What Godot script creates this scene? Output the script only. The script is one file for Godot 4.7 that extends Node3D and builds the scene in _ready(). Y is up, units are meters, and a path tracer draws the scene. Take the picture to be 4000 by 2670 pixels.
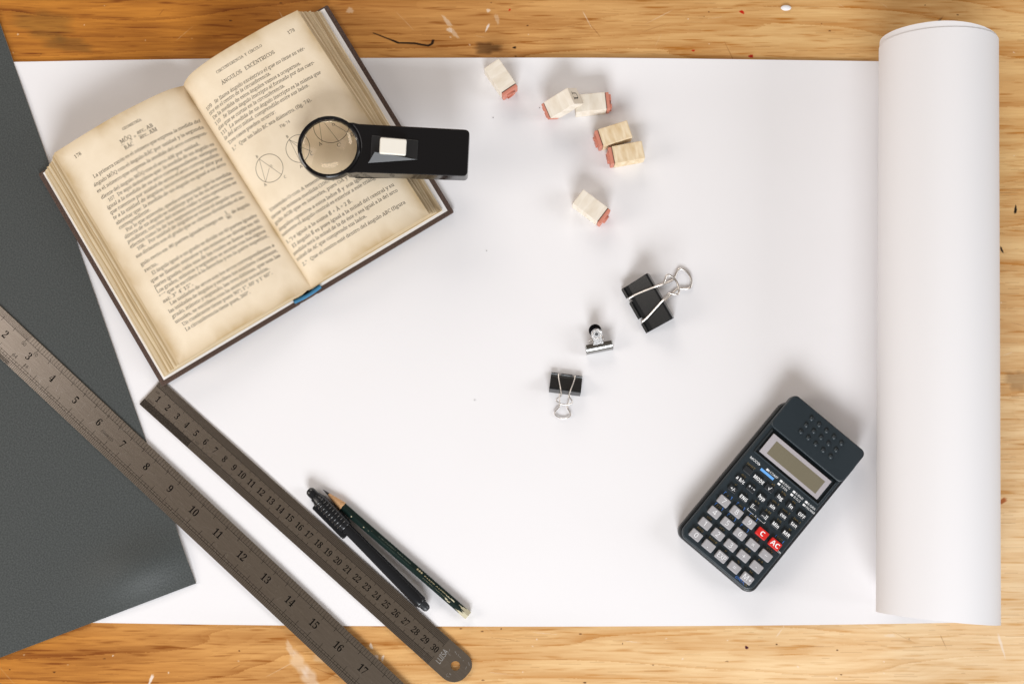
extends Node3D
# A drawing desk from above: paper roll, open geometry book, magnifier, rulers, stamps, clips, calculator, pencil and pen.
# Lengths below are written in centimetres and turned into metres by V(); x runs right, z towards the near side of the desk, y up.

var M := {}
var rng := RandomNumberGenerator.new()
var fonts := {}
var baseline := {}

func _ready():
	rng.seed = 7
	# ---- camera, light, exposure
	var cam := Camera3D.new(); cam.name = "camera"; add_child(cam)
	cam.fov = 26.18; cam.near = 0.05; cam.far = 20.0
	cam.position = V(0, 114.37, 12.02)
	cam.look_at_from_position(cam.position, Vector3.ZERO, Vector3(0, 0, -1))
	cam.current = true
	var we := WorldEnvironment.new(); we.name = "room_light"
	var env := Environment.new()
	env.background_mode = Environment.BG_COLOR
	env.background_color = Color(0.47, 0.43, 0.39)
	env.background_energy_multiplier = 1.0
	env.tonemap_mode = Environment.TONE_MAPPER_LINEAR
	env.tonemap_exposure = 0.915
	env.sdfgi_enabled = true; env.ssao_enabled = true; env.ssil_enabled = true
	we.environment = env; add_child(we)
	area_light("window_light", Vector3(0.05, 1.35, 2.1), Vector3(0.0, 0, -0.1), Vector2(1.3, 0.9), Color(0.97, 0.985, 1.0), 7.9)
	area_light("east_fill_light", Vector3(2.5, 1.3, 0.2), Vector3(0.1, 0, 0), Vector2(1.2, 1.0), Color(0.98, 0.99, 1.0), 3.0)  # added side light to even out the roll, no window known there
	area_light("west_fill_light", Vector3(-2.5, 1.3, 0.3), Vector3(0.0, 0, 0), Vector2(1.2, 1.0), Color(1.0, 0.965, 0.93), 3.0)  # added side fill to lift the shadows, no window known there
	area_light("north_fill_light", Vector3(-0.5, 1.3, -2.4), Vector3(0.0, 0, 0), Vector2(1.6, 1.0), Color(1.0, 0.965, 0.93), 3.1)  # added fill for shadows on the far side, no lamp known there
	area_light("ruler_glint_light", Vector3(-1.44, 2.0, -0.35), Vector3(-0.42, 0, 0), Vector2(0.8, 0.8), Color(1.0, 0.97, 0.96), 0.32)  # added panel in place of a lighter wall, mirrored in the left ruler end
	materials()
	desk()
	paper()
	card()
	book()
	magnifier()
	rulers()
	stamps()
	clips()
	calculator()
	pen()
	pencil()
	small_things()

func area_light(called, at: Vector3, to: Vector3, size: Vector2, color: Color, energy: float):
	var l := AreaLight3D.new(); l.name = called; add_child(l)
	l.look_at_from_position(at, to, Vector3.UP)
	l.area_size = size; l.light_color = color; l.light_energy = energy
	l.area_normalize_energy = true; l.area_range = 12.0
	l.shadow_enabled = true

# ------------------------------------------------------------------ helpers
func V(x, y, z) -> Vector3:
	return Vector3(x, y, z) * 0.01

func tool() -> SurfaceTool:
	var st := SurfaceTool.new(); st.begin(Mesh.PRIMITIVE_TRIANGLES); st.set_smooth_group(-1); return st

func numbered(parent: Node, called: String) -> String:
	if not parent.has_node(called): return called
	var k := 1
	while parent.has_node("%s_%03d" % [called, k]): k += 1
	return "%s_%03d" % [called, k]

func obj(called: String, st, m: Material, parent: Node = self, kind := "") -> MeshInstance3D:
	var o := MeshInstance3D.new(); o.name = numbered(parent, called)
	if st is SurfaceTool:
		st.generate_normals(); o.mesh = st.commit()
	else:
		o.mesh = st
	o.material_override = m
	if kind: o.set_meta("kind", kind)
	parent.add_child(o, true)
	return o

func thing(called: String, label: String, category: String, at := Vector3.ZERO, basis := Basis.IDENTITY, group := "") -> Node3D:
	var o := Node3D.new(); o.name = numbered(self, called); add_child(o, true)
	o.transform = Transform3D(basis, at)
	tag(o, label, category, group)
	return o

func tag(o: Node, label: String, category: String, group := ""):
	o.set_meta("label", label); o.set_meta("category", category)
	if group: o.set_meta("group", group)

func turned(dx: float, dz: float) -> Basis:   # local x along (dx, dz) on the desk
	var x := Vector3(dx, 0, dz).normalized()
	return Basis(x, Vector3.UP, x.cross(Vector3.UP))

func tri(st: SurfaceTool, a: Vector3, b: Vector3, c: Vector3):
	st.add_vertex(a); st.add_vertex(b); st.add_vertex(c)

func quad(st: SurfaceTool, a: Vector3, b: Vector3, c: Vector3, d: Vector3):
	tri(st, a, b, c); tri(st, a, c, d)

func rrect(w: float, h: float, r: float, n := 4, cx := 0.0, cy := 0.0) -> PackedVector2Array:
	var p := PackedVector2Array()
	if r <= 0.0:
		p.append_array([Vector2(cx - w / 2, cy - h / 2), Vector2(cx + w / 2, cy - h / 2), Vector2(cx + w / 2, cy + h / 2), Vector2(cx - w / 2, cy + h / 2)])
		return p
	for k in 4:
		var c := Vector2(cx + (w / 2 - r) * [1, 1, -1, -1][k], cy + (h / 2 - r) * [-1, 1, 1, -1][k])
		for i in n + 1:
			var a := -PI / 2 + k * PI / 2 + PI / 2 * i / n
			p.append(c + Vector2(cos(a), sin(a)) * r)
	return p

func inset(p: PackedVector2Array, d: float) -> PackedVector2Array:
	var out := PackedVector2Array(); var n := p.size()
	for i in n:
		var e0 := (p[i] - p[(i + n - 1) % n]).normalized(); var e1 := (p[(i + 1) % n] - p[i]).normalized()
		var n0 := Vector2(-e0.y, e0.x); var n1 := Vector2(-e1.y, e1.x)
		var m := (n0 + n1).normalized()
		out.append(p[i] + m * d / maxf(0.3, m.dot(n0)))
	return out

# extruded outline (cm, x and z) from y0 to y1, its top edge (and bottom edge) rounded
func slab(st: SurfaceTool, poly: PackedVector2Array, y0: float, y1: float, bevel := 0.0, smooth := false, steps := 3, xf := Transform3D.IDENTITY, bottom_bevel := 0.0, group := 1):
	var p := poly.duplicate(); var area := 0.0
	for i in p.size(): area += p[i].cross(p[(i + 1) % p.size()])
	if area < 0: p.reverse()
	var rings := []
	if bottom_bevel > 0:
		for k in steps + 1:
			var a := PI / 2 * k / steps
			rings.append([inset(p, bottom_bevel * (1 - sin(a))), y0 + bottom_bevel * (1 - cos(a))])
	else:
		rings.append([p, y0])
	if bevel > 0:
		for k in steps + 1:
			var a := PI / 2 * k / steps
			rings.append([inset(p, bevel * (1 - cos(a))), y1 - bevel + bevel * sin(a)])
	else:
		rings.append([p, y1])
	var n := p.size()
	st.set_smooth_group(group if smooth else -1)
	for k in rings.size() - 1:
		var lo: PackedVector2Array = rings[k][0]; var hi: PackedVector2Array = rings[k + 1][0]
		for i in n:
			var j := (i + 1) % n
			quad(st, xf * V(lo[i].x, rings[k][1], lo[i].y), xf * V(lo[j].x, rings[k][1], lo[j].y), xf * V(hi[j].x, rings[k + 1][1], hi[j].y), xf * V(hi[i].x, rings[k + 1][1], hi[i].y))
	st.set_smooth_group(-1)
	var top: PackedVector2Array = rings[-1][0]; var idx := Geometry2D.triangulate_polygon(top)
	var bot: PackedVector2Array = rings[0][0]
	for t in range(0, idx.size(), 3):
		var a := top[idx[t]]; var b := top[idx[t + 1]]; var c := top[idx[t + 2]]
		var flip := (b - a).cross(c - a) < 0
		var o := [idx[t], idx[t + 2] if flip else idx[t + 1], idx[t + 1] if flip else idx[t + 2]]
		tri(st, xf * V(top[o[0]].x, y1, top[o[0]].y), xf * V(top[o[1]].x, y1, top[o[1]].y), xf * V(top[o[2]].x, y1, top[o[2]].y))
		tri(st, xf * V(bot[o[0]].x, y0, bot[o[0]].y), xf * V(bot[o[2]].x, y0, bot[o[2]].y), xf * V(bot[o[1]].x, y0, bot[o[1]].y))

# f(u, v) with u to the right and v down, seen from the front
func grid(st: SurfaceTool, nu: int, nv: int, f: Callable, uv := false, flip := false, group := 1):
	st.set_smooth_group(group)
	var P := []; var U := []
	for j in nv + 1:
		for i in nu + 1:
			P.append(f.call(float(i) / nu, float(j) / nv)); U.append(Vector2(float(i) / nu, float(j) / nv))
	for j in nv:
		for i in nu:
			var q := [j * (nu + 1) + i, j * (nu + 1) + i + 1, (j + 1) * (nu + 1) + i + 1, (j + 1) * (nu + 1) + i]
			if flip: q.reverse()
			for k in [0, 1, 2, 0, 2, 3]:
				if uv: st.set_uv(U[q[k]])
				st.add_vertex(P[q[k]])
	st.set_smooth_group(-1)

func tube(st: SurfaceTool, pts: Array, r: float, n := 8, closed := false):
	var m := pts.size(); var rings := []
	var up := Vector3.UP
	for i in m:
		var a: Vector3 = pts[(i + m - 1) % m] if closed or i > 0 else pts[i]
		var b: Vector3 = pts[(i + 1) % m] if closed or i < m - 1 else pts[i]
		var t := (b - a).normalized()
		var s := t.cross(up)
		if s.length() < 0.05: s = t.cross(Vector3.RIGHT)
		s = s.normalized(); var w := s.cross(t)
		var ring := []
		for k in n: ring.append(pts[i] + (s * cos(TAU * k / n) + w * sin(TAU * k / n)) * r * 0.01)
		rings.append(ring)
	st.set_smooth_group(2)
	for i in (m if closed else m - 1):
		var lo: Array = rings[i]; var hi: Array = rings[(i + 1) % m]
		for k in n:
			var l := (k + 1) % n
			quad(st, lo[k], hi[k], hi[l], lo[l])
	st.set_smooth_group(-1)
	if not closed:
		for k in n:
			var l := (k + 1) % n
			tri(st, pts[0], rings[0][k], rings[0][l]); tri(st, pts[m - 1], rings[m - 1][l], rings[m - 1][k])

# profile of (radius, along) in cm turned round the local y axis
func lathe(st: SurfaceTool, prof: Array, n: int, xf := Transform3D.IDENTITY):
	var group := 3
	for k in prof.size() - 1:
		var a: Vector2 = prof[k]; var b: Vector2 = prof[k + 1]
		if k > 0 and absf((b - a).angle_to(a - prof[k - 1])) > 0.6: group += 1
		st.set_smooth_group(group)
		for i in n:
			var c0 := Vector2.from_angle(TAU * i / n); var c1 := Vector2.from_angle(TAU * (i + 1) / n)
			var p := [V(a.x * c0.x, a.y, a.x * c0.y), V(a.x * c1.x, a.y, a.x * c1.y), V(b.x * c1.x, b.y, b.x * c1.y), V(b.x * c0.x, b.y, b.x * c0.y)]
			if a.x > 0.0001: tri(st, xf * p[0], xf * p[1], xf * p[2])
			if b.x > 0.0001: tri(st, xf * p[0], xf * p[2], xf * p[3])
	st.set_smooth_group(-1)

func along(at: Vector3, dir: Vector3) -> Transform3D:   # local y along dir, local z as near to up as can be
	var y := dir.normalized(); var x := y.cross(Vector3.UP).normalized()
	return Transform3D(Basis(x, y, x.cross(y)), at)

# ------------------------------------------------------------------ lettering
func font(kind: String) -> Font:
	if not fonts.has(kind):
		var f := SystemFont.new()
		f.font_names = PackedStringArray(["Droid Serif" if kind.begins_with("serif") else "Droid Sans"])
		f.font_weight = 700 if kind.ends_with("bold") else 400
		fonts[kind] = f
		var t := text_mesh("H", f)
		var y := 1e9
		for v in t: y = minf(y, v.y)
		baseline[kind] = y
	return fonts[kind]

func text_mesh(s: String, f: Font) -> PackedVector3Array:
	var t := TextMesh.new(); t.font = f; t.font_size = 32; t.pixel_size = 1.0 / 32; t.depth = 0.0; t.curve_step = 3.0
	t.horizontal_alignment = HORIZONTAL_ALIGNMENT_LEFT; t.text = s
	var out := PackedVector3Array()
	if t.get_surface_count() == 0: return out
	var a := t.surface_get_arrays(0)
	var v: PackedVector3Array = a[Mesh.ARRAY_VERTEX]
	if a[Mesh.ARRAY_INDEX] == null: return v
	for i in a[Mesh.ARRAY_INDEX]: out.append(v[i])
	return out

# flat triangles of a line, in cm, its baseline at y = 0; a _ turns slanted lettering on and off
func line(s: String, em: float, kind := "serif", stretch := 1.0, fit := 0.0) -> Dictionary:
	var f := font(kind); var tris := PackedVector2Array(); var x := 0.0; var slanted := false
	for part in s.split("_"):
		if part == "^":   # a circumflex over the letter just set
			for v in text_mesh("ˆ", f): tris.append(Vector2((x - 0.52 + v.x) * em, (v.y - baseline[kind] + 0.12) * em))
			slanted = not slanted
			continue
		if part != "":
			for v in text_mesh(part, f):
				var y: float = v.y - baseline[kind]
				tris.append(Vector2((x + v.x + (0.2 * y if slanted else 0.0)) * em, y * em))
			x += f.get_string_size(part, HORIZONTAL_ALIGNMENT_LEFT, -1, 32).x / 32.0
		slanted = not slanted
	var w := x * em
	var k := fit / w if fit > 0 else stretch
	for i in tris.size(): tris[i].x *= k
	return {"tris": tris, "w": w * k}

func write(st: SurfaceTool, s: String, em: float, place: Callable, kind := "serif", stretch := 1.0, fit := 0.0, align := 0.0):
	var l := line(s, em, kind, stretch, fit)
	for p in l.tris: st.add_vertex(place.call(p.x - align * l.w, p.y))

# ------------------------------------------------------------------ materials
func mat(c: Color, rough: float, metal := 0.0) -> StandardMaterial3D:
	var m := StandardMaterial3D.new()
	m.albedo_color = c.linear_to_srgb(); m.roughness = rough; m.metallic = metal
	return m

func noise_tex(freq: float, size: int, ramp: Array, seed_: int, oct := 3, h := 0) -> NoiseTexture2D:
	var n := FastNoiseLite.new(); n.seed = seed_; n.frequency = freq; n.fractal_octaves = oct
	var t := NoiseTexture2D.new(); t.width = size; t.height = h if h else size; t.noise = n; t.seamless = true; t.generate_mipmaps = false
	if ramp.size():
		var g := Gradient.new(); g.offsets = PackedFloat32Array([0.0, 1.0]); g.colors = PackedColorArray([ramp[0].linear_to_srgb(), ramp[1].linear_to_srgb()])
		t.color_ramp = g
	return t

func triplanar(m: StandardMaterial3D, scale: Vector3):
	m.uv1_triplanar = true; m.uv1_scale = scale; m.uv1_triplanar_sharpness = 4.0

func materials():
	M.paper = mat(Color(0.765, 0.753, 0.768), 0.75)
	M.paper.metallic_specular = 0.3
	M.card = mat(Color.WHITE, 0.52)
	M.card.albedo_texture = noise_tex(0.09, 512, [Color(0.028, 0.033, 0.033), Color(0.074, 0.082, 0.081)], 3, 4)
	M.card.heightmap_enabled = true; M.card.heightmap_texture = noise_tex(0.06, 512, [], 4, 3); M.card.heightmap_scale = 0.009
	triplanar(M.card, Vector3(13, 13, 13))
	M.card_edge = mat(Color(0.35, 0.30, 0.26), 0.9)
	M.cloth = mat(Color.WHITE, 0.8)
	M.cloth.albedo_texture = noise_tex(0.12, 256, [Color(0.035, 0.019, 0.013), Color(0.13, 0.078, 0.058)], 8, 4)
	triplanar(M.cloth, Vector3(22, 22, 22))
	M.endpaper = mat(Color(0.80, 0.77, 0.75), 0.8)
	M.leaf = mat(Color.WHITE, 0.85); M.leaf.vertex_color_use_as_albedo = true
	M.page = mat(Color.WHITE, 0.85); M.page.albedo_texture = page_texture()
	M.ink = mat(Color(0.022, 0.016, 0.011), 0.9)
	M.blue_thread = mat(Color(0.035, 0.17, 0.31), 0.8)
	M.black_gloss = mat(Color(0.006, 0.006, 0.007), 0.12)
	M.black_matt = mat(Color(0.012, 0.012, 0.013), 0.4)
	M.lens = mat(Color(1.0, 0.93, 0.82, 0.0), 0.0)
	M.lens.metallic_specular = 0.2
	M.lens.refraction_enabled = true; M.lens.refraction_scale = 0.05
	M.ivory = mat(Color(0.82, 0.78, 0.70), 0.3)
	M.steel = mat(Color.WHITE, 0.27, 1.0)
	M.steel.albedo_texture = steel_texture()
	triplanar(M.steel, Vector3(5, 5, 20))
	M.etch = mat(Color(0.004, 0.0035, 0.003), 0.9)
	M.etch.metallic_specular = 0.1
	M.etch_fine = mat(Color(0.016, 0.013, 0.011), 0.9)
	M.etch_fine.metallic_specular = 0.1
	M.scratch = mat(Color(0.25, 0.24, 0.23), 0.6)
	M.rubber = mat(Color(0.56, 0.21, 0.145), 0.6)
	M.nickel = mat(Color(0.74, 0.70, 0.66), 0.34, 1.0)
	M.clip_black = mat(Color(0.010, 0.011, 0.012), 0.22)
	M.chrome = mat(Color(0.78, 0.78, 0.79), 0.16, 1.0)
	M.jaw = mat(Color(0.36, 0.36, 0.35), 0.2, 1.0)
	M.calc = mat(Color(0.017, 0.026, 0.033), 0.40)
	M.calc_dark = mat(Color(0.010, 0.012, 0.014), 0.4)
	M.key_dark = mat(Color(0.018, 0.021, 0.025), 0.4)
	M.key_grey = mat(Color(0.35, 0.34, 0.355), 0.45)
	M.key_red = mat(Color(0.62, 0.018, 0.015), 0.4)
	M.white_print = mat(Color(0.86, 0.87, 0.88), 0.6)
	M.pale_print = mat(Color(0.78, 0.78, 0.80), 0.5)
	M.gold_print = mat(Color(0.22, 0.16, 0.055), 0.6)
	M.blue_print = mat(Color(0.06, 0.20, 0.62), 0.6)
	M.blue_bar = mat(Color(0.14, 0.40, 0.85), 0.5)
	M.lcd_frame = mat(Color(0.42, 0.395, 0.42), 0.4)
	M.lcd = mat(Color(0.185, 0.165, 0.115), 0.3)
	M.pen = mat(Color(0.009, 0.010, 0.012), 0.24)
	M.pencil_green = mat(Color(0.004, 0.014, 0.012), 0.28)
	M.pencil_wood = mat(Color(0.56, 0.32, 0.15), 0.7)
	M.lead = mat(Color(0.025, 0.025, 0.026), 0.35)
	M.gold_leaf = mat(Color(0.45, 0.38, 0.22), 0.5)
	M.worn = mat(Color(0.50, 0.46, 0.32), 0.7)

func page_texture() -> ImageTexture:
	var w := 512; var h := 720
	var n := FastNoiseLite.new(); n.seed = 21; n.frequency = 0.006; n.fractal_octaves = 4
	var a := n.get_image(w, h); a.convert(Image.FORMAT_L8); var A := a.get_data()
	n.seed = 22; n.frequency = 0.25; n.fractal_octaves = 2
	var b := n.get_image(w, h); b.convert(Image.FORMAT_L8); var B := b.get_data()
	var out := PackedByteArray(); out.resize(w * h * 3)
	var light := Color(0.775, 0.66, 0.50); var dark := Color(0.46, 0.32, 0.155)
	for j in h:
		var ev := minf(j, h - 1 - j) / float(h)
		for i in w:
			var u := float(i) / w
			var edge := minf(ev * 1.3, minf(u * 2.2, (1.0 - u) * 0.9))
			var s := clampf(1.0 - edge / 0.10, 0.0, 1.0)
			var t := s * s * (0.30 + 0.7 * A[j * w + i] / 255.0) + 0.32 * absf(A[j * w + i] / 255.0 - 0.45) + 0.10 * (B[j * w + i] / 255.0 - 0.5)
			var c := light.lerp(dark, clampf(t, 0.0, 1.0)).linear_to_srgb()
			var k := (j * w + i) * 3
			out[k] = c.r8; out[k + 1] = c.g8; out[k + 2] = c.b8
	return ImageTexture.create_from_image(Image.create_from_data(w, h, false, Image.FORMAT_RGB8, out))

func steel_texture() -> ImageTexture:
	var im := Image.create(1024, 256, false, Image.FORMAT_RGB8)
	im.fill(Color(0.70, 0.66, 0.615))
	var r := RandomNumberGenerator.new(); r.seed = 5
	for k in 5200:   # brushed grain along the blade
		var y := r.randi() % 256; var x := r.randi() % 1024; var l := 10 + r.randi() % 90
		var v := r.randfn(0.0, 0.022)
		im.fill_rect(Rect2i(x, y, l, 1), Color(0.70 + v, 0.66 + v, 0.615 + v))
	for k in 60:    # scratches
		var x := r.randf() * 1024; var y := r.randf() * 256; var d := Vector2.from_angle(r.randf() * PI); var l := 5 + r.randi() % 50
		var v := 0.76 + r.randf() * 0.14
		for i in l: im.set_pixel(int(x + d.x * i + 2048) % 1024, int(y + d.y * i + 512) % 256, Color(v, v * 0.97, v * 0.94))
	for k in 90:     # specks and rust spots
		var bright := r.randf() < 0.5; var v := 0.9 if bright else 0.5
		im.fill_rect(Rect2i(r.randi() % 1020, r.randi() % 252, 1 + r.randi() % 3, 1 + r.randi() % 2), Color(v, v * 0.95, v * 0.9))
	return ImageTexture.create_from_image(im)

# ------------------------------------------------------------------ desk
const DW := 100.0
const DH := 65.0

func noise_bytes(w: int, h: int, nw: int, nh: int, freq: float, seed_: int, oct: int) -> PackedByteArray:
	var n := FastNoiseLite.new(); n.seed = seed_; n.frequency = freq; n.fractal_octaves = oct
	var im := n.get_image(nw, nh); im.convert(Image.FORMAT_L8); im.resize(w, h, Image.INTERPOLATE_CUBIC)
	return im.get_data()

func wood_texture() -> ImageTexture:
	var w := 2048; var h := 1331
	var fiber := noise_bytes(w, h, 110, h, 0.20, 31, 3)
	var streak := noise_bytes(w, h, 110, 800, 0.045, 32, 4)
	var warp := noise_bytes(w, h, 26, 120, 0.03, 33, 3)
	var warp2 := noise_bytes(w, h, 90, 420, 0.03, 34, 3)
	var dash := noise_bytes(w, h, 150, h, 0.13, 35, 2)
	var out := PackedByteArray(); out.resize(w * h * 3); out.fill(150)
	for j in h:
		var z := (float(j) / h - 0.5) * DH
		var i0 := 0
		while i0 < w:
			var x := (float(i0) / w - 0.5) * DW
			if z > -20.5 and z < 20.0 and x > -37.0 and x < 34.0:
				i0 = int((34.5 / DW + 0.5) * w); continue
			var k := j * w + i0
			var wa := warp[k] / 255.0; var wb := warp2[k] / 255.0
			var g := z * 0.5 + wa * 3.4 + wb * 0.9 + x * 0.01
			var fr := g - floorf(g)
			var late := pow(fr, 5.0) * (0.35 + 0.9 * wb)
			var fine := g * 4.3 + wb * 3.0; fine -= floorf(fine)
			late += 0.22 * pow(fine, 3.0)
			var s := streak[k] / 255.0 - 0.5; var f := fiber[k] / 255.0 - 0.5
			var t := clampf(0.24 + late * 0.55 + s * 0.8 + f * 0.45, 0.0, 1.0)
			if dash[k] > 172: t = minf(1.1, t + (dash[k] - 172) / 85.0)
			var stain_and_light := clampf((x + 34.0) / 62.0 + (wa - 0.5) * 0.5 + z * 0.009, 0.0, 1.0)  # orange stain at the left, plus light falloff and glare put into the colour
			var er := lerpf(0.52, 0.72, stain_and_light); var eg := lerpf(0.205, 0.475, stain_and_light); var eb := lerpf(0.032, 0.215, stain_and_light)
			var dr := lerpf(0.20, 0.48, stain_and_light); var dg := lerpf(0.056, 0.21, stain_and_light); var db := lerpf(0.009, 0.050, stain_and_light)
			var pale := clampf((x + z * 1.3 - 22.0) / 60.0, 0.0, 0.75)  # window glare on the near right side, painted into the wood colour
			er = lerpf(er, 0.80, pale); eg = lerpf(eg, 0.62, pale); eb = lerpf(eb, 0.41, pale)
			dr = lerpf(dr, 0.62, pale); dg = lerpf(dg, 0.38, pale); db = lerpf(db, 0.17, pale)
			var c := Color(lerpf(er, dr, t), lerpf(eg, dg, t), lerpf(eb, db, t)).linear_to_srgb()
			out[k * 3] = c.r8; out[k * 3 + 1] = c.g8; out[k * 3 + 2] = c.b8
			i0 += 1
	var im := Image.create_from_data(w, h, false, Image.FORMAT_RGB8, out)
	# wear: paint spots, smears, scratches, a crack and a dark bruise (x, z, length, width, turn, colour, strength)
	var white := Color(0.90, 0.86, 0.84)
	var marks := [[-5.2, -25.8, 1.2, 0.35, 0.9, white, 0.45], [-5.0, -25.1, 0.5, 0.4, 0.4, white, 0.6], [-4.6, -24.8, 1.0, 0.35, 0.9, white, 0.4], [-1.97, -25.3, 0.75, 0.18, 2.0, white, 0.85], [-1.9, -26.7, 0.35, 0.3, 0, white, 0.6],
		[-1.2, -26.0, 0.9, 0.35, 1.3, white, 0.3], [-13.0, -26.7, 0.6, 0.5, 0, white, 0.4], [-0.19, -26.75, 0.22, 0.13, 2.2, Color(0.75, 0.12, 0.05), 0.95], [18.44, -26.57, 0.42, 0.24, 0.5, Color(0.72, 0.1, 0.05), 0.95],
		[19.1, -22.94, 0.4, 0.25, 0, Color(0.6, 0.08, 0.05), 0.9], [14.5, -23.4, 0.25, 0.14, 0, Color(0.7, 0.1, 0.05), 0.9], [-2.0, -23.6, 2.2, 1.0, 0, Color(0.16, 0.09, 0.05), 0.42], [0.2, -23.65, 0.3, 0.18, 0, Color(0.12, 0.08, 0.05), 0.9],
		[39.8, -10.5, 0.7, 0.2, 1.7, Color(0.08, 0.07, 0.06), 0.95], [38.6, -7.3, 0.55, 0.16, 1.2, Color(0.1, 0.08, 0.07), 0.9], [37.9, 12.4, 1.0, 0.35, -0.5, Color(0.6, 0.3, 0.14), 0.8], [17.98, 23.5, 0.28, 0.22, 0.6, Color(0.2, 0.05, 0.12), 0.95],
		[-17.0, 23.6, 1.3, 0.5, 1.1, white, 0.35], [-16.3, 24.7, 2.2, 1.0, 1.0, white, 0.35], [-15.4, 25.9, 2.4, 1.1, 1.0, white, 0.4], [-14.6, 24.3, 1.4, 0.7, 0.3, white, 0.22], [-10.8, 23.4, 0.5, 0.25, 1.2, white, 0.7], [-10.4, 24.2, 0.45, 0.3, 0.5, white, 0.75],
		[-9.9, 24.3, 0.5, 0.2, 1.8, white, 0.7], [-9.6, 25.5, 0.35, 0.18, 1.5, white, 0.6], [-8.7, 26.0, 0.4, 0.3, 0.3, white, 0.7], [-10.2, 25.0, 0.2, 0.2, 0, white, 0.6], [-27.6, 25.9, 0.9, 0.25, -1.2, white, 0.85], [6.0, -26.0, 1.6, 0.08, 1.1, white, 0.5], [37.5, 23.3, 1.9, 0.2, 1.3, white, 0.55],
		[-37.5, -25.5, 5.0, 2.4, 0.2, Color(0.16, 0.18, 0.14), 0.18], [-35.5, -23.9, 4.0, 1.2, 0.1, Color(0.14, 0.16, 0.14), 0.18], [34.0, -25.5, 1.5, 0.3, -0.9, Color(0.25, 0.2, 0.17), 0.5], [29.0, 22.6, 0.9, 0.25, 0, white, 0.3], [20.5, 22.4, 0.8, 0.1, -0.9, white, 0.4], [39.5, 3.0, 2.0, 1.6, 0, Color(0.45, 0.33, 0.22), 0.35]]
	for m in marks: blot(im, m[0], m[1], m[2] * 0.5, m[3] * 0.5, m[4], m[5], m[6])
	var r := RandomNumberGenerator.new(); r.seed = 91
	for k in 150:
		var x := r.randf_range(-42, 42); var z := r.randf_range(20.5, 27) if r.randf() < 0.5 else r.randf_range(-28, -22)
		if r.randf() < 0.2: x = r.randf_range(36, 42); z = r.randf_range(-25, 25)
		var q := r.randf()
		if q < 0.4: blot(im, x, z, r.randf_range(0.04, 0.11), r.randf_range(0.03, 0.07), r.randf() * 3, white, r.randf_range(0.3, 0.8))
		elif q < 0.75: blot(im, x, z, r.randf_range(0.04, 0.14), 0.05, 0, Color(0.25, 0.14, 0.07), r.randf_range(0.4, 0.9))
		else: blot(im, x, z, r.randf_range(0.3, 1.4), 0.03, r.randf_range(-1.2, 1.2), white if r.randf() < 0.6 else Color(0.4, 0.22, 0.1), r.randf_range(0.12, 0.4))
	for k in 4200:   # pores
		var px := r.randi() % 2000; var pz := r.randi() % h
		if pz > 260 and pz < 1060 and px < 1740 and px > 200: continue
		var a := r.randf_range(0.05, 0.17)
		for i in 6 + r.randi() % 34:
			im.set_pixel(px + i, pz, im.get_pixel(px + i, pz).lerp(Color(0.33, 0.17, 0.06), a))
	var crack := [Vector2(-11.1, -24.85), Vector2(-9.6, -24.25), Vector2(-9.1, -24.05), Vector2(-7.8, -24.0), Vector2(-6.7, -23.8), Vector2(-6.4, -23.95), Vector2(-6.3, -24.3)]
	for k in crack.size() - 1:
		for i in 40:
			var p: Vector2 = crack[k].lerp(crack[k + 1], i / 40.0)
			blot(im, p.x, p.y, 0.10, 0.035 + 0.045 * sin(PI * (k + i / 40.0) / 6.0), 0, Color(0.17, 0.11, 0.07), 0.4)
	return ImageTexture.create_from_image(im)

func blot(im: Image, x: float, z: float, rx: float, rz: float, turn: float, c: Color, a: float):
	var s := 2048.0 / DW; var cx := (x + DW / 2) * s; var cz := (z + DH / 2) * s
	var R := int(maxf(rx, rz) * s * 1.2 + 2); var co := cos(turn); var si := sin(turn)
	for j in range(maxi(0, int(cz) - R), mini(im.get_height(), int(cz) + R + 1)):
		for i in range(maxi(0, int(cx) - R), mini(im.get_width(), int(cx) + R + 1)):
			var dx := (i + 0.5 - cx) / s; var dz := (j + 0.5 - cz) / s
			var u := (dx * co + dz * si) / rx; var v := (-dx * si + dz * co) / rz
			var d := sqrt(u * u + v * v) + 0.13 * sin(3.0 * atan2(v, u) + x * 7.0) + 0.1 * sin(7.0 * atan2(v, u) + z * 5.0)
			if d < 1.15:
				var o := im.get_pixel(i, j); im.set_pixel(i, j, o.lerp(c, a * clampf((1.15 - d) * 2.2, 0.0, 1.0)))

func desk():
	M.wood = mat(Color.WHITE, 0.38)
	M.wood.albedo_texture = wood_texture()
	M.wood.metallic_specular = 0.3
	var st := tool()
	var xs := [-62.0, -50.0, 50.0, 62.0]; var us := [0.12, 0.0, 1.0, 0.88]
	var zs := [-43.0, -32.5, 32.5, 43.0]; var vs := [0.1615, 0.0, 1.0, 0.8385]
	for j in 3:
		for i in 3:
			for q in [[0, 0], [1, 0], [1, 1], [0, 0], [1, 1], [0, 1]]:
				st.set_uv(Vector2(us[i + q[0]], vs[j + q[1]])); st.add_vertex(V(xs[i + q[0]], 0, zs[j + q[1]]))
	var e := [Vector2(-62, -43), Vector2(62, -43), Vector2(62, 43), Vector2(-62, 43)]
	for k in 4:
		var a: Vector2 = e[k]; var b: Vector2 = e[(k + 1) % 4]
		var p := [V(a.x, -3, a.y), V(b.x, -3, b.y), V(b.x, 0, b.y), V(a.x, 0, a.y)]
		for q in [0, 1, 2, 0, 2, 3]:
			st.set_uv(Vector2(0.1 + 0.3 * (q % 3), 0.02 if q > 1 else 0.05)); st.add_vertex(p[q])
	obj("desk_top", st, M.wood).set_meta("kind", "structure")

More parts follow.
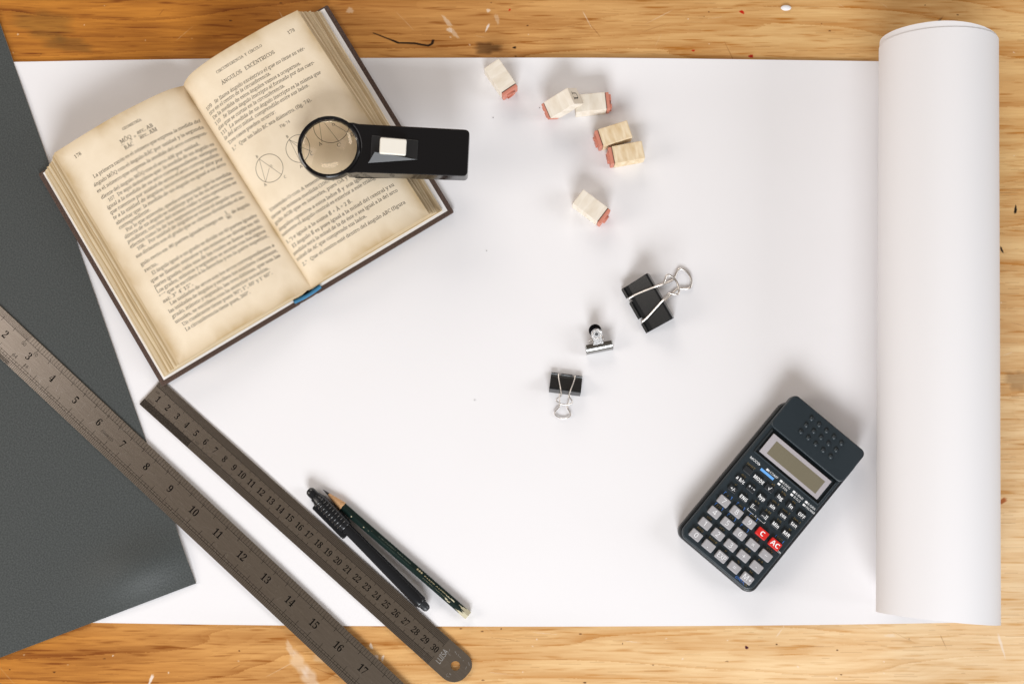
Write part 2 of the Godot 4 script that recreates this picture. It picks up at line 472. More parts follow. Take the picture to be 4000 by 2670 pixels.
# ------------------------------------------------------------------ paper roll
func paper():
	var t := thing("paper_roll", "large white paper roll, partly unrolled across the wooden desk, rolled end at the right", "paper roll")
	var st := tool()
	var top_z := func(x): return -22.42 - 0.33 * (1.0 - pow((x + 4.0) / 36.0, 2.0))
	var bot_z := func(x): return 21.62 + 0.30 * (1.0 - pow((x - 1.0) / 34.0, 2.0))
	var waves := FastNoiseLite.new(); waves.seed = 3; waves.frequency = 0.07; waves.fractal_octaves = 2
	var sheet := func(u, v):
		var x: float = lerpf(-43.5, 31.8, u); var z: float = lerpf(top_z.call(x), bot_z.call(x), v)
		var lift: float = 0.22 * pow(clampf(1.0 - v / 0.07, 0.0, 1.0), 2.0) * (0.7 + 0.3 * sin(x * 0.21)) + 0.07 * pow(clampf((v - 0.97) / 0.03, 0.0, 1.0), 2.0) * (0.6 + 0.4 * sin(x * 0.3 + 1.0))
		return V(x, 0.05 + lift + 0.035 * (1.0 + waves.get_noise_2d(x, z)) * smoothstep(31.0, 25.0, x), z)
	grid(st, 72, 60, sheet)
	grid(st, 72, 60, func(u, v): return sheet.call(u, v) - V(0, 0.025, 0), false, true)
	obj("flat_sheet", st, M.paper, t)
	st = tool()
	var turns := 7.0; var n := 42 * int(turns)
	var roll := func(u, v):
		var p: float = 0.02 + u * TAU * turns
		var R: float = 4.47 - 0.055 * p / TAU
		var zt := -22.42 - 0.05 * smoothstep(PI / 2, 3 * PI / 2, p) - 0.50 * smoothstep(8.0, 9.8, p) + 0.35 * smoothstep(11.0, 15.0, p)
		var zb := 21.68 - 0.34 * smoothstep(0.0, PI / 2, p) - 0.84 * smoothstep(PI / 2, 4.6, p) - 0.10 * smoothstep(5.0, 12.0, p)
		var z := lerpf(zt, zb, v)
		var cx := lerpf(32.75, 31.38, (z + 22.5) / 44.0)
		return V(cx + R * sin(p), 4.49 - R * cos(p), z)
	grid(st, n, 30, roll, false, false)
	obj("rolled_part", st, M.paper, t)
	st = tool()
	for p in [[-1.5, -17.9], [-2.0, -7.2], [-2.9, 4.55], [2.2, -18.7]]:
		slab(st, rrect(0.075, 0.035, 0.015, 2, p[0], p[1]), 0.09, 0.125)
	obj("pencil_dust", st, M.lead, t, "stuff")

# ------------------------------------------------------------------ dark card
func card():
	var t := thing("grey_card", "large dark slate grey card lying over the left side of the paper", "card", V(-24.26, 0.13, 18.64), turned(15.53, 41.13))
	# local x runs along its right edge towards the corner near the rulers, local z to the left
	var f := func(u, v, y):
		var x := lerpf(-56.0, 0.0, u); var z := lerpf(0.0, 21.0, v)
		return V(x, y + 0.62 * exp(-pow((x + 2.7) / 1.9, 2.0) - pow((z - 3.6) / 3.6, 2.0)), z)
	var st := tool()
	grid(st, 124, 60, func(u, v): return f.call(u, v, 0.11))
	grid(st, 124, 60, func(u, v): return f.call(u, v, 0.0), false, true)
	obj("card_face", st, M.card, t)
	st = tool()
	grid(st, 124, 1, func(u, v): return f.call(1.0 - u, 0.0, lerpf(0.11, 0.0, v)), false, false)
	grid(st, 60, 1, func(u, v): return f.call(1.0, 1.0 - u, lerpf(0.11, 0.0, v)))
	grid(st, 124, 1, func(u, v): return f.call(u, 1.0, lerpf(0.11, 0.0, v)))
	grid(st, 60, 1, func(u, v): return f.call(0.0, u, lerpf(0.11, 0.0, v)))
	obj("cut_edge", st, M.card_edge, t)

# ------------------------------------------------------------------ book
const PROF := {
	"left": [[[0.0, 1.6], [0.07, 2.3], [0.15, 2.75], [0.27, 3.1], [0.5, 3.5], [0.73, 3.45], [1.0, 3.2]], [[0.0, 1.5], [0.08, 1.75], [0.2, 2.05], [0.4, 2.3], [0.65, 2.45], [1.0, 2.2]]],
	"right": [[[0.0, 1.6], [0.03, 2.3], [0.11, 3.15], [0.3, 3.75], [0.6, 3.85], [0.8, 3.7], [1.0, 3.3]], [[0.0, 1.5], [0.05, 1.9], [0.14, 2.2], [0.5, 2.5], [0.8, 2.5], [1.0, 2.3]]]}

func prof(pts: Array, n: float) -> float:
	var i := 0
	while i < pts.size() - 2 and n > pts[i + 1][0]: i += 1
	var slope := func(k):
		var lo: int = maxi(k - 1, 0); var hi: int = mini(k + 1, pts.size() - 1)
		return (pts[hi][1] - pts[lo][1]) / (pts[hi][0] - pts[lo][0])
	var d: float = pts[i + 1][0] - pts[i][0]; var t := clampf((n - pts[i][0]) / d, 0.0, 1.0)
	var m0: float = slope.call(i) * d; var m1: float = slope.call(i + 1) * d
	var t2 := t * t; var t3 := t2 * t
	return (2 * t3 - 3 * t2 + 1) * pts[i][1] + (t3 - 2 * t2 + t) * m0 + (-2 * t3 + 3 * t2) * pts[i + 1][1] + (t3 - t2) * m1

func gutter(b: float) -> float: return lerpf(0.17, 0.65, (b + 9.5) / 19.0)
func edge(side: String, b: float) -> float: return -10.95 if side == "left" else lerpf(10.85, 11.4, (b + 9.5) / 19.0)

func page_y(side: String, n: float, b: float) -> float:
	return lerpf(prof(PROF[side][0], n), prof(PROF[side][1], n), clampf((b + 9.5) / 19.0, 0.0, 1.0))

func on_page(side: String, a: float, b: float, lift: float) -> Vector3:
	var g := gutter(b); var n := clampf((a - g) / (edge(side, b) - g), 0.0, 1.0)
	return V(a, page_y(side, n, b) + lift, b)

func book():
	var t := thing("open_book", "old yellowed geometry book lying open in brown cloth covers", "book", V(-21.025, 0, -11.8175), turned(0.855, -0.519))
	for s in [-1.0, 1.0]:
		var st := tool()
		slab(st, rrect(12.5, 19.66, 0.12, 2, s * 7.0, 0.08), 0.24, 0.49, 0.06, false, 2, Transform3D.IDENTITY, 0.05)
		obj("cover_board", st, M.cloth, t)
		st = tool()
		slab(st, rrect(12.3, 19.15, 0.0, 2, s * 6.72, -0.02), 0.50, 0.525)
		obj("endpaper", st, M.endpaper, t)
	var st := tool()
	var spine := func(u, v, dy):
		var a := lerpf(-1.15, 1.15, u)
		return V(a, 0.40 - 0.26 * cos(a / 1.15 * PI / 2) + dy, lerpf(-9.72, 9.86, v))
	grid(st, 16, 4, func(u, v): return spine.call(u, v, 0.14))
	grid(st, 16, 4, func(u, v): return spine.call(u, v, 0.0), false, true)
	grid(st, 16, 1, func(u, v): return spine.call(u, 1.0, lerpf(0.14, 0.0, v)))
	grid(st, 16, 1, func(u, v): return spine.call(1.0 - u, 0.0, lerpf(0.14, 0.0, v)))
	obj("spine", st, M.cloth, t)
	var band := []
	for i in 15:
		var u := i / 14.0
		band.append(V(lerpf(-1.12, 1.28, u), 0.62 - 0.16 * sin(PI * u) + 0.02 * sin(i * 2.6), 9.55 + 0.05 * sin(PI * u)))
	st = tool(); tube(st, band, 0.17, 8); obj("headband", st, M.blue_thread, t)
	band = []
	for i in 15: band.append(V(lerpf(-1.05, 1.2, i / 14.0), 0.62 - 0.16 * sin(PI * i / 14.0), -9.5))
	st = tool(); tube(st, band, 0.16, 8); obj("headband", st, M.blue_thread, t)
	for side in ["left", "right"]: pages(t, side)

func pages(t: Node3D, side: String):
	var s := -1.0 if side == "left" else 1.0
	var left := side == "left"
	# the leaves under the open page, in bundles with uneven edges
	var st := tool(); var K := 30; var N := 26
	var base_edge := 12.78 if left else 12.55
	for k in K:
		var t0 := float(k) / K; var t1 := (k + 0.86) / K
		var j := rng.randfn(0.0, 0.05); var jb := rng.randfn(0.0, 0.025); var wav := rng.randf() * TAU
		if rng.randf() < 0.16: j += 0.12
		var tone := rng.randf()
		var col := Color(0.44, 0.31, 0.16).lerp(Color(0.70, 0.575, 0.39), tone)
		if k < 2: col = Color(0.80, 0.72, 0.60)
		var at := func(n: float, b: float, tt: float):
			var e := 1.0 - pow(1.0 - tt, 1.15)
			var pa := lerpf(gutter(b), edge(side, b), n); var ba := lerpf(s * 0.30, s * base_edge, n)
			var pa2 := lerpf(ba, pa, e) + s * n * (j + 0.03 * sin(b * 0.9 + wav))
			var yy := lerpf(0.53, page_y(side, n, b) - 0.03, tt)
			return V(pa2, yy, b)
		var b0 := -9.47 + jb; var b1 := 9.36 + jb
		st.set_color(col)
		grid(st, N, 8, func(u, v): return at.call(u if not left else 1.0 - u, lerpf(b0, b1, v), t1), false, false, k * 8 + 1)
		var b_end := func(u, v): return at.call(u if not left else 1.0 - u, b1, lerpf(t1, t0, v))
		grid(st, N, 1, b_end, false, false, k * 8 + 2)
		grid(st, N, 1, func(u, v): return at.call(u if left else 1.0 - u, b0, lerpf(t1, t0, v)), false, false, k * 8 + 3)
		grid(st, 40, 1, func(u, v): return at.call(1.0, lerpf(b1, b0, u) if not left else lerpf(b0, b1, u), lerpf(t1, t0, v)), false, false, k * 8 + 4)
	obj("page_block", st, M.leaf, t, "stuff")
	# the open page
	st = tool()
	var pg := func(u: float, v: float, lift: float):
		var b := lerpf(-9.55, 9.42, v); var n := pow(u, 1.6)
		return V(lerpf(gutter(b), edge(side, b), n), page_y(side, n, b) + lift, b)
	for face in 2:
		st.set_smooth_group(face + 1)
		var nu := 56; var nv := 30
		for jv in nv:
			for iu in nu:
				var q := [[iu, jv], [iu + 1, jv], [iu + 1, jv + 1], [iu, jv + 1]]
				if left != (face == 1): q.reverse()
				for k in [0, 1, 2, 0, 2, 3]:
					var u := float(q[k][0]) / nu; var v := float(q[k][1]) / nv
					st.set_uv(Vector2(pow(u, 1.6), v)); st.add_vertex(pg.call(u, v, 0.0 if face == 0 else -0.012))
	var page := obj("page", st, M.page, t)
	st = tool()
	var em := 0.37
	var fig := tool()
	if left:
		var L := [["La primera razón es el _número_ que expresa _la medida del_", -6.22, 0.35, 0], ["_ángulo_ MÔQ con el ángulo BÂC por unidad y la segunda", -5.64, 0, 0], ["es el _número_ que expresa _la medida del arco correspon-_", -5.1, 0, 0], ["_diente_ del ángulo MÔQ con el arco AM por unidad.", -4.52, 0, 0.9],
			["107   De aquí deducimos que: _la medida de un ángulo es_", -4.06, 0.4, 0], ["_igual a la medida de su arco correspondiente, siempre_", -3.6, 0, 0], ["_que tomemos por unidad de arcos el arco correspondien-_", -3.14, 0, 0], ["_te a la unidad de ángulos; incorrectamente se dice por_", -2.68, 0, 0],
			["abreviar que: _la medida de un ángulo es igual a su arco_", -2.22, 0, 0], ["_correspondiente._", -1.8, 0, 6.7], ["Por lo que antecede, queda evidenciado que la medida", -1.37, 0.4, 0], ["_directa de un ángulo_ se sustituye por la de su arco corres-", -0.95, 0, 0],
			["_pondiente_, con otro del mismo radio y esta operación se", -0.53, 0, 0], ["efectúa como la de los segmentos rectilíneos.", -0.1, 0, 1.6], ["108.   _Por unidad de ángulos se toma el ángulo recto,_", 0.32, 0.4, 0], ["sus divisores son el _grado_ que se obtiene dividiendo el án-", 0.78, 0, 0],
			["gulo recto en _90 partes iguales_ luego es", 1.49, 0, 2.25], ["de ángulo", 1.49, 8.0, 0], ["recto.", 2.05, 0, 8.3], ["El ángulo igual a un grado se divide _en 60 partes iguales_", 2.52, 0.4, 0], ["que se llaman _minutos_ y un minuto se divide en 60", 3.0, 0, 0],
			["_partes iguales_, cada una de las cuales se llama _segundo._", 3.48, 0, 0], ["Los grados, minutos y segundos se anotan con los signos", 3.93, 0, 0], ["° ′ ″ que se escriben a la derecha y en la parte superior,", 4.37, 0, 0], ["así: 3° 4′ 15″.", 4.82, 0, 6.8],
			["Las unidades de arcos son los arcos correspondientes a", 5.25, 0.4, 0], ["las unidades de ángulos y reciben los nombres _cuadrante,_", 5.72, 0, 0], ["_grado, minuto y segundo,_ las tres últimas, que son las", 6.18, 0, 0], ["usuales, se escriben con la anterior notación.", 6.65, 0, 1.2],
			["Un cuadrante tiene pues 90°; 1°, 60′ y 1′ 60″.", 7.1, 0.4, 1.2], ["La circunferencia tiene pues, 360°.", 7.57, 0.4, 3.4]]
		for l in L:
			var x0: float = -9.62 + l[2]; var b: float = l[1]
			write(st, l[0], em, func(x, y): return on_page(side, x0 + x, b - y, 0.008), "serif", 1.0, 9.5 - l[2] - l[3])
		for w in [["178", -9.75, -8.3, 0.36], ["GEOMETRÍA", -5.5, -8.25, 0.27], ["MÔQ", -6.15, -7.42, 0.4], ["BÂC", -6.1, -6.85, 0.4], ["=", -5.05, -7.25, 0.4], ["arc. AB", -4.7, -7.42, 0.4], ["arc. AM", -4.7, -7.0, 0.4], ["1", -2.08, 1.28, 0.34], ["90", -2.16, 1.72, 0.34]]:
			write(st, w[0], w[3], func(x, y): return on_page(side, w[1] + x, w[2] - y, 0.008), "serif", 1.0)
		for d in [[-6.2, -5.2, -7.3], [-4.75, -3.4, -7.3], [-2.2, -1.75, 1.36]]:
			for q in [[0, 0], [1, 0], [1, 1], [0, 0], [1, 1], [0, 1]]: st.add_vertex(on_page(side, lerpf(d[0], d[1], q[0]), d[2] + 0.02 * q[1], 0.008))
	else:
		var R := [["109   _Se llama ángulo excéntrico el que no tiene su vér-_", -6.5, 0, 0], ["_tice en el centro de la circunferencia._", -6.08, 0, 3.3], ["De la medida de estos ángulos vamos a ocuparnos.", -5.62, 0.1, 0.9], ["110   _Se llama ángulo inscripto al formado por dos cuer-_", -5.17, 0, 0], ["_das que se cortan en la circunferencia._", -4.72, 0, 2.9],
			["111   _La medida de un ángulo inscripto es la misma que_", -4.26, 0, 0], ["_la del arco mitad, comprendido entre sus lados._", -3.82, 0, 1.3], ["Tres casos pueden ocurrir:", -3.32, 0.12, 4.6], ["1.°   Que un lado BC sea diámetro, (fig. 74).", -2.74, 0.12, 1.75],
			["Uniendo O con A tenemos formado central que", 2.85, 0.18, 0.2], ["tiene la misma medida (106) que el arco del trián-", 3.37, 0, 0], ["gulo AOB que es isósceles, pues OA y OB son radios;", 3.88, 0, 0], ["ángulos opuestos a estos lados B_^_ y  son iguales; preci-", 4.47, 0, 0], ["samente el ángulo central es exterior a este triángulo.", 4.95, 0, 0.3],
			["1.°) e igual a la suma B_^_ + Â = 2 B_^_.", 5.6, 0, 3.4], ["El ángulo B_^_ es pues igual a la mitad del central y su", 6.15, 0.25, 0], ["medida será la mitad de la de éste o sea igual a la del arco", 6.67, 0, 0], ["mitad de AC que comprende sus lados.", 7.17, 0, 3.1], ["2.°   Que el centro esté dentro del ángulo ABC (figura", 7.77, 0.2, 0]]
		for l in R:
			var x0: float = 0.78 + l[2]; var b: float = l[1]; var xr := lerpf(9.78, 10.28, clampf((b + 6.5) / 14.0, 0.0, 1.0))
			write(st, l[0], em, func(x, y): return on_page(side, x0 + x, b - y, 0.008), "serif", 1.0, xr - x0 - l[3])
		for w in [["179", 9.25, -8.15, 0.36], ["CIRCUNFERENCIA  Y  CÍRCULO", 2.95, -8.3, 0.28], ["ÁNGULOS   EXCÉNTRICOS", 2.85, -7.35, 0.385], ["Fig. 74", 5.0, -2.15, 0.28], ["B", 2.2, -1.15, 0.28], ["B", 5.0, -1.2, 0.28], ["B", 7.8, -1.15, 0.28], ["A", 1.6, 1.0, 0.3], ["C", 3.25, 1.35, 0.3], ["A", 4.7, 1.3, 0.3], ["C", 6.2, 1.0, 0.3], ["A", 6.95, 0.75, 0.3], ["C", 7.9, 1.4, 0.3], ["D", 8.9, 1.2, 0.3], ["O", 2.75, 0.05, 0.26], ["O", 5.55, 0.05, 0.26], ["O", 8.3, 0.1, 0.26]]:
			write(st, w[0], w[3], func(x, y): return on_page(side, w[1] + x, w[2] - y, 0.008), "serif", 1.0)
		var figures := [[2.65, 0.02, [[2.35, -1.02, 1.85, 0.75], [2.35, -1.02, 3.2, 0.95], [2.65, 0.02, 1.85, 0.75]]], [5.45, -0.02, [[5.1, -1.02, 4.95, 1.15], [5.1, -1.02, 6.35, 0.75], [5.1, -1.02, 5.45, -0.02]]], [8.2, 0.0, [[7.9, -1.03, 7.2, 0.65], [7.9, -1.03, 8.15, 1.3], [7.9, -1.03, 8.85, 0.85]]]]
		for c in figures:
			fig = tool()
			for i in 72:
				var a0 := TAU * i / 72; var a1 := TAU * (i + 1) / 72
				for q in [[a0, 1.09], [a1, 1.09], [a1, 1.06], [a0, 1.09], [a1, 1.06], [a0, 1.06]]: fig.add_vertex(on_page(side, c[0] + cos(q[0]) * q[1], c[1] + sin(q[0]) * q[1], 0.008))
			for d in c[2]:
				var p := Vector2(d[0], d[1]); var q2 := Vector2(d[2], d[3]); var nn := (q2 - p).normalized().orthogonal() * 0.010
				for i in 6:
					var e0 := p.lerp(q2, i / 6.0); var e1 := p.lerp(q2, (i + 1) / 6.0)
					for k in [e0 - nn, e1 - nn, e1 + nn, e0 - nn, e1 + nn, e0 + nn]: fig.add_vertex(on_page(side, k.x, k.y, 0.009))
			obj("printed_figure", fig, M.ink, page)
	obj("printed_text", st, M.ink, page)

# ------------------------------------------------------------------ magnifier
func magnifier():
	var t := thing("magnifier", "black pocket magnifier with round lens lying on the right book page", "magnifier", V(-13.88, 0, -14.33), turned(cos(0.045), sin(0.045)))
	var st := tool()
	var top := 5.2
	lathe(st, [Vector2(2.1, 4.3), Vector2(2.38, 4.3), Vector2(2.42, 4.35), Vector2(2.42, 5.02), Vector2(2.38, 5.14), Vector2(2.28, top), Vector2(2.17, top - 0.02), Vector2(2.11, top - 0.1), Vector2(2.1, 4.3)], 96)
	obj("lens_rim", st, M.black_gloss, t)
	st = tool()
	var lens := []
	for i in 15:
		var r := 2.09 * sin(PI / 2 * i / 14.0); lens.append(Vector2(r, 4.72 - 0.08 - 0.27 * (1.0 - pow(r / 2.09, 2))))
	for i in 15:
		var r := 2.09 * cos(PI / 2 * i / 14.0); lens.append(Vector2(r, 4.72 + 0.08 + 0.27 * (1.0 - pow(r / 2.09, 2))))
	lathe(st, lens, 96)
	obj("lens", st, M.lens, t)
	# handle outline: follows the rim, flares out of it, ends in a rounded square
	var p := PackedVector2Array()
	for i in 13:
		var a := lerpf(0.95, -0.95, i / 12.0); p.append(Vector2(cos(a), sin(a)) * 2.40)
	p.append_array([Vector2(1.75, -1.96), Vector2(2.15, -1.88), Vector2(10.2, -1.80)])
	for i in 6:
		var a := lerpf(-PI / 2, 0, i / 5.0); p.append(Vector2(10.25, -1.45) + Vector2(cos(a), sin(a)) * 0.35)
	for i in 6:
		var a := lerpf(0, PI / 2, i / 5.0); p.append(Vector2(10.25, 1.45) + Vector2(cos(a), sin(a)) * 0.35)
	p.append_array([Vector2(10.2, 1.80), Vector2(2.15, 1.88), Vector2(1.75, 1.96)])
	st = tool()
	slab(st, p, 4.05, top - 0.002, 0.12, false, 3)
	slab(st, inset(p, 0.03) if true else p, 3.15, 4.02, 0.0, false, 3, Transform3D.IDENTITY, 0.25)
	obj("handle", st, M.black_gloss, t)
	# raised surround of the switch, the thumb ramp and the ivory switch
	st = tool()
	var sp := PackedVector2Array([Vector2(3.2, -1.02), Vector2(6.75, -0.78), Vector2(6.75, 0.72), Vector2(3.2, 0.95)])
	slab(st, sp, top - 0.01, top + 0.06, 0.05)
	obj("switch_plate", st, M.black_matt, t)
	st = tool()
	var a0 := V(3.55, top + 0.50, 0.38); var a1 := V(3.05, top + 0.06, 1.15); var a2 := V(6.7, top + 0.06, 0.72); var a3 := V(3.55, top + 0.06, 0.38)
	tri(st, a0, a2, a1); tri(st, a0, a1, a3); tri(st, a0, a3, a2)
	obj("thumb_ramp", st, M.black_matt, t)
	st = tool()
	var sw := Transform3D(Basis(Vector3(0, 0, 1), -0.17), V(4.85, top + 0.12, -0.12))
	slab(st, rrect(2.0, 1.25, 0.12, 3), -0.1, 0.42, 0.10, false, 3, sw)
	obj("slide_switch", st, M.ivory, t)

# ------------------------------------------------------------------ rulers
func rect_on(st: SurfaceTool, x0: float, z0: float, x1: float, z1: float, y: float):
	quad(st, V(x0, y, z0), V(x1, y, z0), V(x1, y, z1), V(x0, y, z1))

func rulers():
	# inch ruler: local x along the numbers, local z across, numbers read from its near-left side
	var t := thing("steel_ruler", "long worn steel inch ruler lying across the grey card, the paper and the wood", "ruler", V(-42.2, 0.26, -4.75), turned(0.7395, 0.6731))
	var W := 2.95; var top := 0.11
	var st := tool()
	slab(st, rrect(52, W, 0.05, 2, 23.5, W / 2), 0.0, top, 0.02)
	obj("blade", st, M.steel, t)
	st = tool(); var nums := tool(); var fine := tool()
	var y := top + 0.004
	var origin := -0.08   # where zero inches would be
	# the mark «2» stands at x = 3.46
	for k in range(2, 18):
		var at_x := origin + 2.54 * k
		write(nums, str(k), 0.80, func(px, py): return V(at_x - 0.22 + px, y, 1.62 - py), "serif_bold", 0.85, 0.0, 0.5)
	var tx := -2.3
	while tx < 48:   # upper edge: fiftieths, then tenths of an inch
		rect_on(fine, tx, 0.03, tx + 0.024, 0.5, y)
		tx += 0.1016 if tx < origin + 2.54 * 2.55 else 0.254
	for k in range(-3, 51 * 64):   # lower edge: sixty-fourths, then sixteenths
		tx = origin + k * 2.54 / 64.0
		if tx > 48: break
		if tx > origin + 2.54 * 2.6 and k % 4: continue
		rect_on(fine, tx, W - 0.03 - (0.28 if k % 4 else 0.42), tx + 0.022, W - 0.03, y)
		if k % 8 == 0: rect_on(st, tx, W - 0.66, tx + 0.026, W - 0.42, y)
		if k % 32 == 0: rect_on(st, tx, W - 0.98, tx + 0.028, W - 0.45, y)
	for k in range(0, 40):
		tx = origin + k * 1.27
		if tx < 48: rect_on(st, tx, 0.36, tx + 0.03, 0.75, y)
	rect_on(st, -2.4, 0.50, 48, 0.525, y + 0.001)
	rect_on(st, -2.4, W - 0.46, 48, W - 0.435, y + 0.001); rect_on(st, -2.4, W - 0.64, 48, W - 0.62, y + 0.001)
	for w in [["50", 6.15, 1.0], ["10", 7.4, 1.0], ["64", 6.3, 2.15], ["16", 7.5, 2.15], ["STAINLESS", 15.5, 1.75]]:
		write(fine, w[0], 0.36 if w[0].length() < 4 else 0.26, func(px, py): return V(w[1] + px, y, w[2] - py), "sans")
	obj("graduation", st, M.etch, t, "stuff"); obj("fine_graduation", fine, M.etch_fine, t, "stuff"); obj("numeral", nums, M.etch, t)
	# centimetre ruler
	var t2 := thing("steel_ruler", "dark steel centimetre ruler numbered to thirty with a round end hole beside the pen", "ruler", V(-27.32, 0.13, 2.99), turned(0.7505, 0.6609))
	W = 2.53; top = 0.09
	st = tool()
	var body := CSGPolygon3D.new(); body.name = "blade"
	var p := PackedVector2Array([Vector2(0, 0), Vector2(31.85, 0)])
	for i in 7:
		var a := lerpf(-PI / 2, 0, i / 6.0); p.append(Vector2(31.9, 0.9) + Vector2(cos(a) * 0.95, sin(a) * 0.9))
	for i in 7:
		var a := lerpf(0, PI / 2, i / 6.0); p.append(Vector2(31.6, 1.35) + Vector2(cos(a) * 1.25, sin(a) * 1.18))
	p.append(Vector2(0, 2.53))
	var hole := PackedVector2Array()
	for i in 28: hole.append(Vector2(31.72, 1.22) + Vector2.from_angle(TAU * i / 28) * 0.36)
	st = tool()
	ring_plate(st, p, hole, 0.0, top)
	obj("blade", st, M.steel, t2)
	body.free()
	st = tool(); nums = tool(); fine = tool(); y = top + 0.004
	for k in range(1, 31):
		var x := float(k) - (0.16 if k < 10 else 0.34)
		write(nums, str(k), 0.68, func(px, py): return V(x + px, y, 1.52 - py), "serif_bold", 0.82, 0.0, 0.5)
		rect_on(st, k, 0.60, k + 0.025, 0.80, y)
		rect_on(st, k, W - 0.80, k + 0.025, W - 0.58, y)
		if k < 30:
			rect_on(fine, k + 0.5, 0.60, k + 0.52, 0.76, y); rect_on(fine, k + 0.5, W - 0.72, k + 0.52, W - 0.58, y)
	for k in 301:
		rect_on(fine, k * 0.1 - 0.012, 0.03, k * 0.1 + 0.024, 0.59, y)
		rect_on(fine, k * 0.1 - 0.012, W - 0.56, k * 0.1 + 0.024, W - 0.03, y)
		if k < 50: rect_on(fine, k * 0.1 + 0.04, W - 0.56, k * 0.1 + 0.075, W - 0.03, y)
	rect_on(st, 0.02, 0.585, 30.02, 0.61, y + 0.001); rect_on(st, 0.02, W - 0.585, 30.02, W - 0.56, y + 0.001)
	for w in [["CM", 0.30, 1.0, 0.22], ["0.5mm", 0.2, 1.88, 0.2], ["mm", 5.2, 1.85, 0.22]]:
		write(fine, w[0], w[3], func(px, py): return V(w[1] + px, y, w[2] - py), "sans")
	obj("graduation", st, M.etch, t2, "stuff"); obj("fine_graduation", fine, M.etch_fine, t2, "stuff"); obj("numeral", nums, M.etch, t2)
	st = tool()
	var r2 := RandomNumberGenerator.new(); r2.seed = 12
	write(st, "LUISA", 0.62, func(px, py): return V(30.75 - py * 0.95 - px * 0.08, y, 1.95 - px * 0.78), "sans", 0.9)
	for k in 26:
		var c := Vector2(r2.randf_range(30.5, 32.4), r2.randf_range(0.3, 2.2)); var d := Vector2.from_angle(r2.randf() * PI) * r2.randf_range(0.08, 0.3)
		var nn := d.orthogonal().normalized() * 0.008
		if c.distance_to(Vector2(31.72, 1.22)) < 0.7: continue
		quad(st, V(c.x - nn.x, y, c.y - nn.y), V(c.x + d.x - nn.x, y, c.y + d.y - nn.y), V(c.x + d.x + nn.x, y, c.y + d.y + nn.y), V(c.x + nn.x, y, c.y + nn.y))
	obj("scratched_name", st, M.scratch, t2)

# a plate with a round hole: the outline and the hole are bridged into one polygon
func ring_plate(st: SurfaceTool, outer: PackedVector2Array, hole: PackedVector2Array, y0: float, y1: float):
	var best := 0; var hb := 0; var dmin := 1e9
	for i in outer.size():
		for j in hole.size():
			if outer[i].distance_to(hole[j]) < dmin: dmin = outer[i].distance_to(hole[j]); best = i; hb = j
	var q := PackedVector2Array(); var n := outer.size(); var m := hole.size()
	for i in n + 1: q.append(outer[(best + i) % n])
	for j in m + 1: q.append(hole[(hb + m * 2 - j) % m])
	var eps := Vector2(0.0005, 0.0005)
	q[n] += eps; q[q.size() - 1] += eps
	var idx := Geometry2D.triangulate_polygon(q)
	for t in range(0, idx.size(), 3):
		var a := q[idx[t]]; var b := q[idx[t + 1]]; var c := q[idx[t + 2]]
		if (b - a).cross(c - a) < 0:
			var s := b; b = c; c = s
		tri(st, V(a.x, y1, a.y), V(b.x, y1, b.y), V(c.x, y1, c.y)); tri(st, V(a.x, y0, a.y), V(c.x, y0, c.y), V(b.x, y0, b.y))
	for i in n:
		var a := outer[i]; var b := outer[(i + 1) % n]
		quad(st, V(a.x, y0, a.y), V(b.x, y0, b.y), V(b.x, y1, b.y), V(a.x, y1, a.y))
	for j in m:
		var a := hole[(j + 1) % m]; var b := hole[j]
		quad(st, V(a.x, y0, a.y), V(b.x, y0, b.y), V(b.x, y1, b.y), V(a.x, y1, a.y))

# ------------------------------------------------------------------ stamps
func wood_block(seed_: int, a: Color, b: Color) -> StandardMaterial3D:
	var m := mat(Color.WHITE, 0.65)
	m.albedo_texture = noise_tex(0.02, 128, [a, b], seed_, 3)
	triplanar(m, Vector3(60, 20, 20)); return m

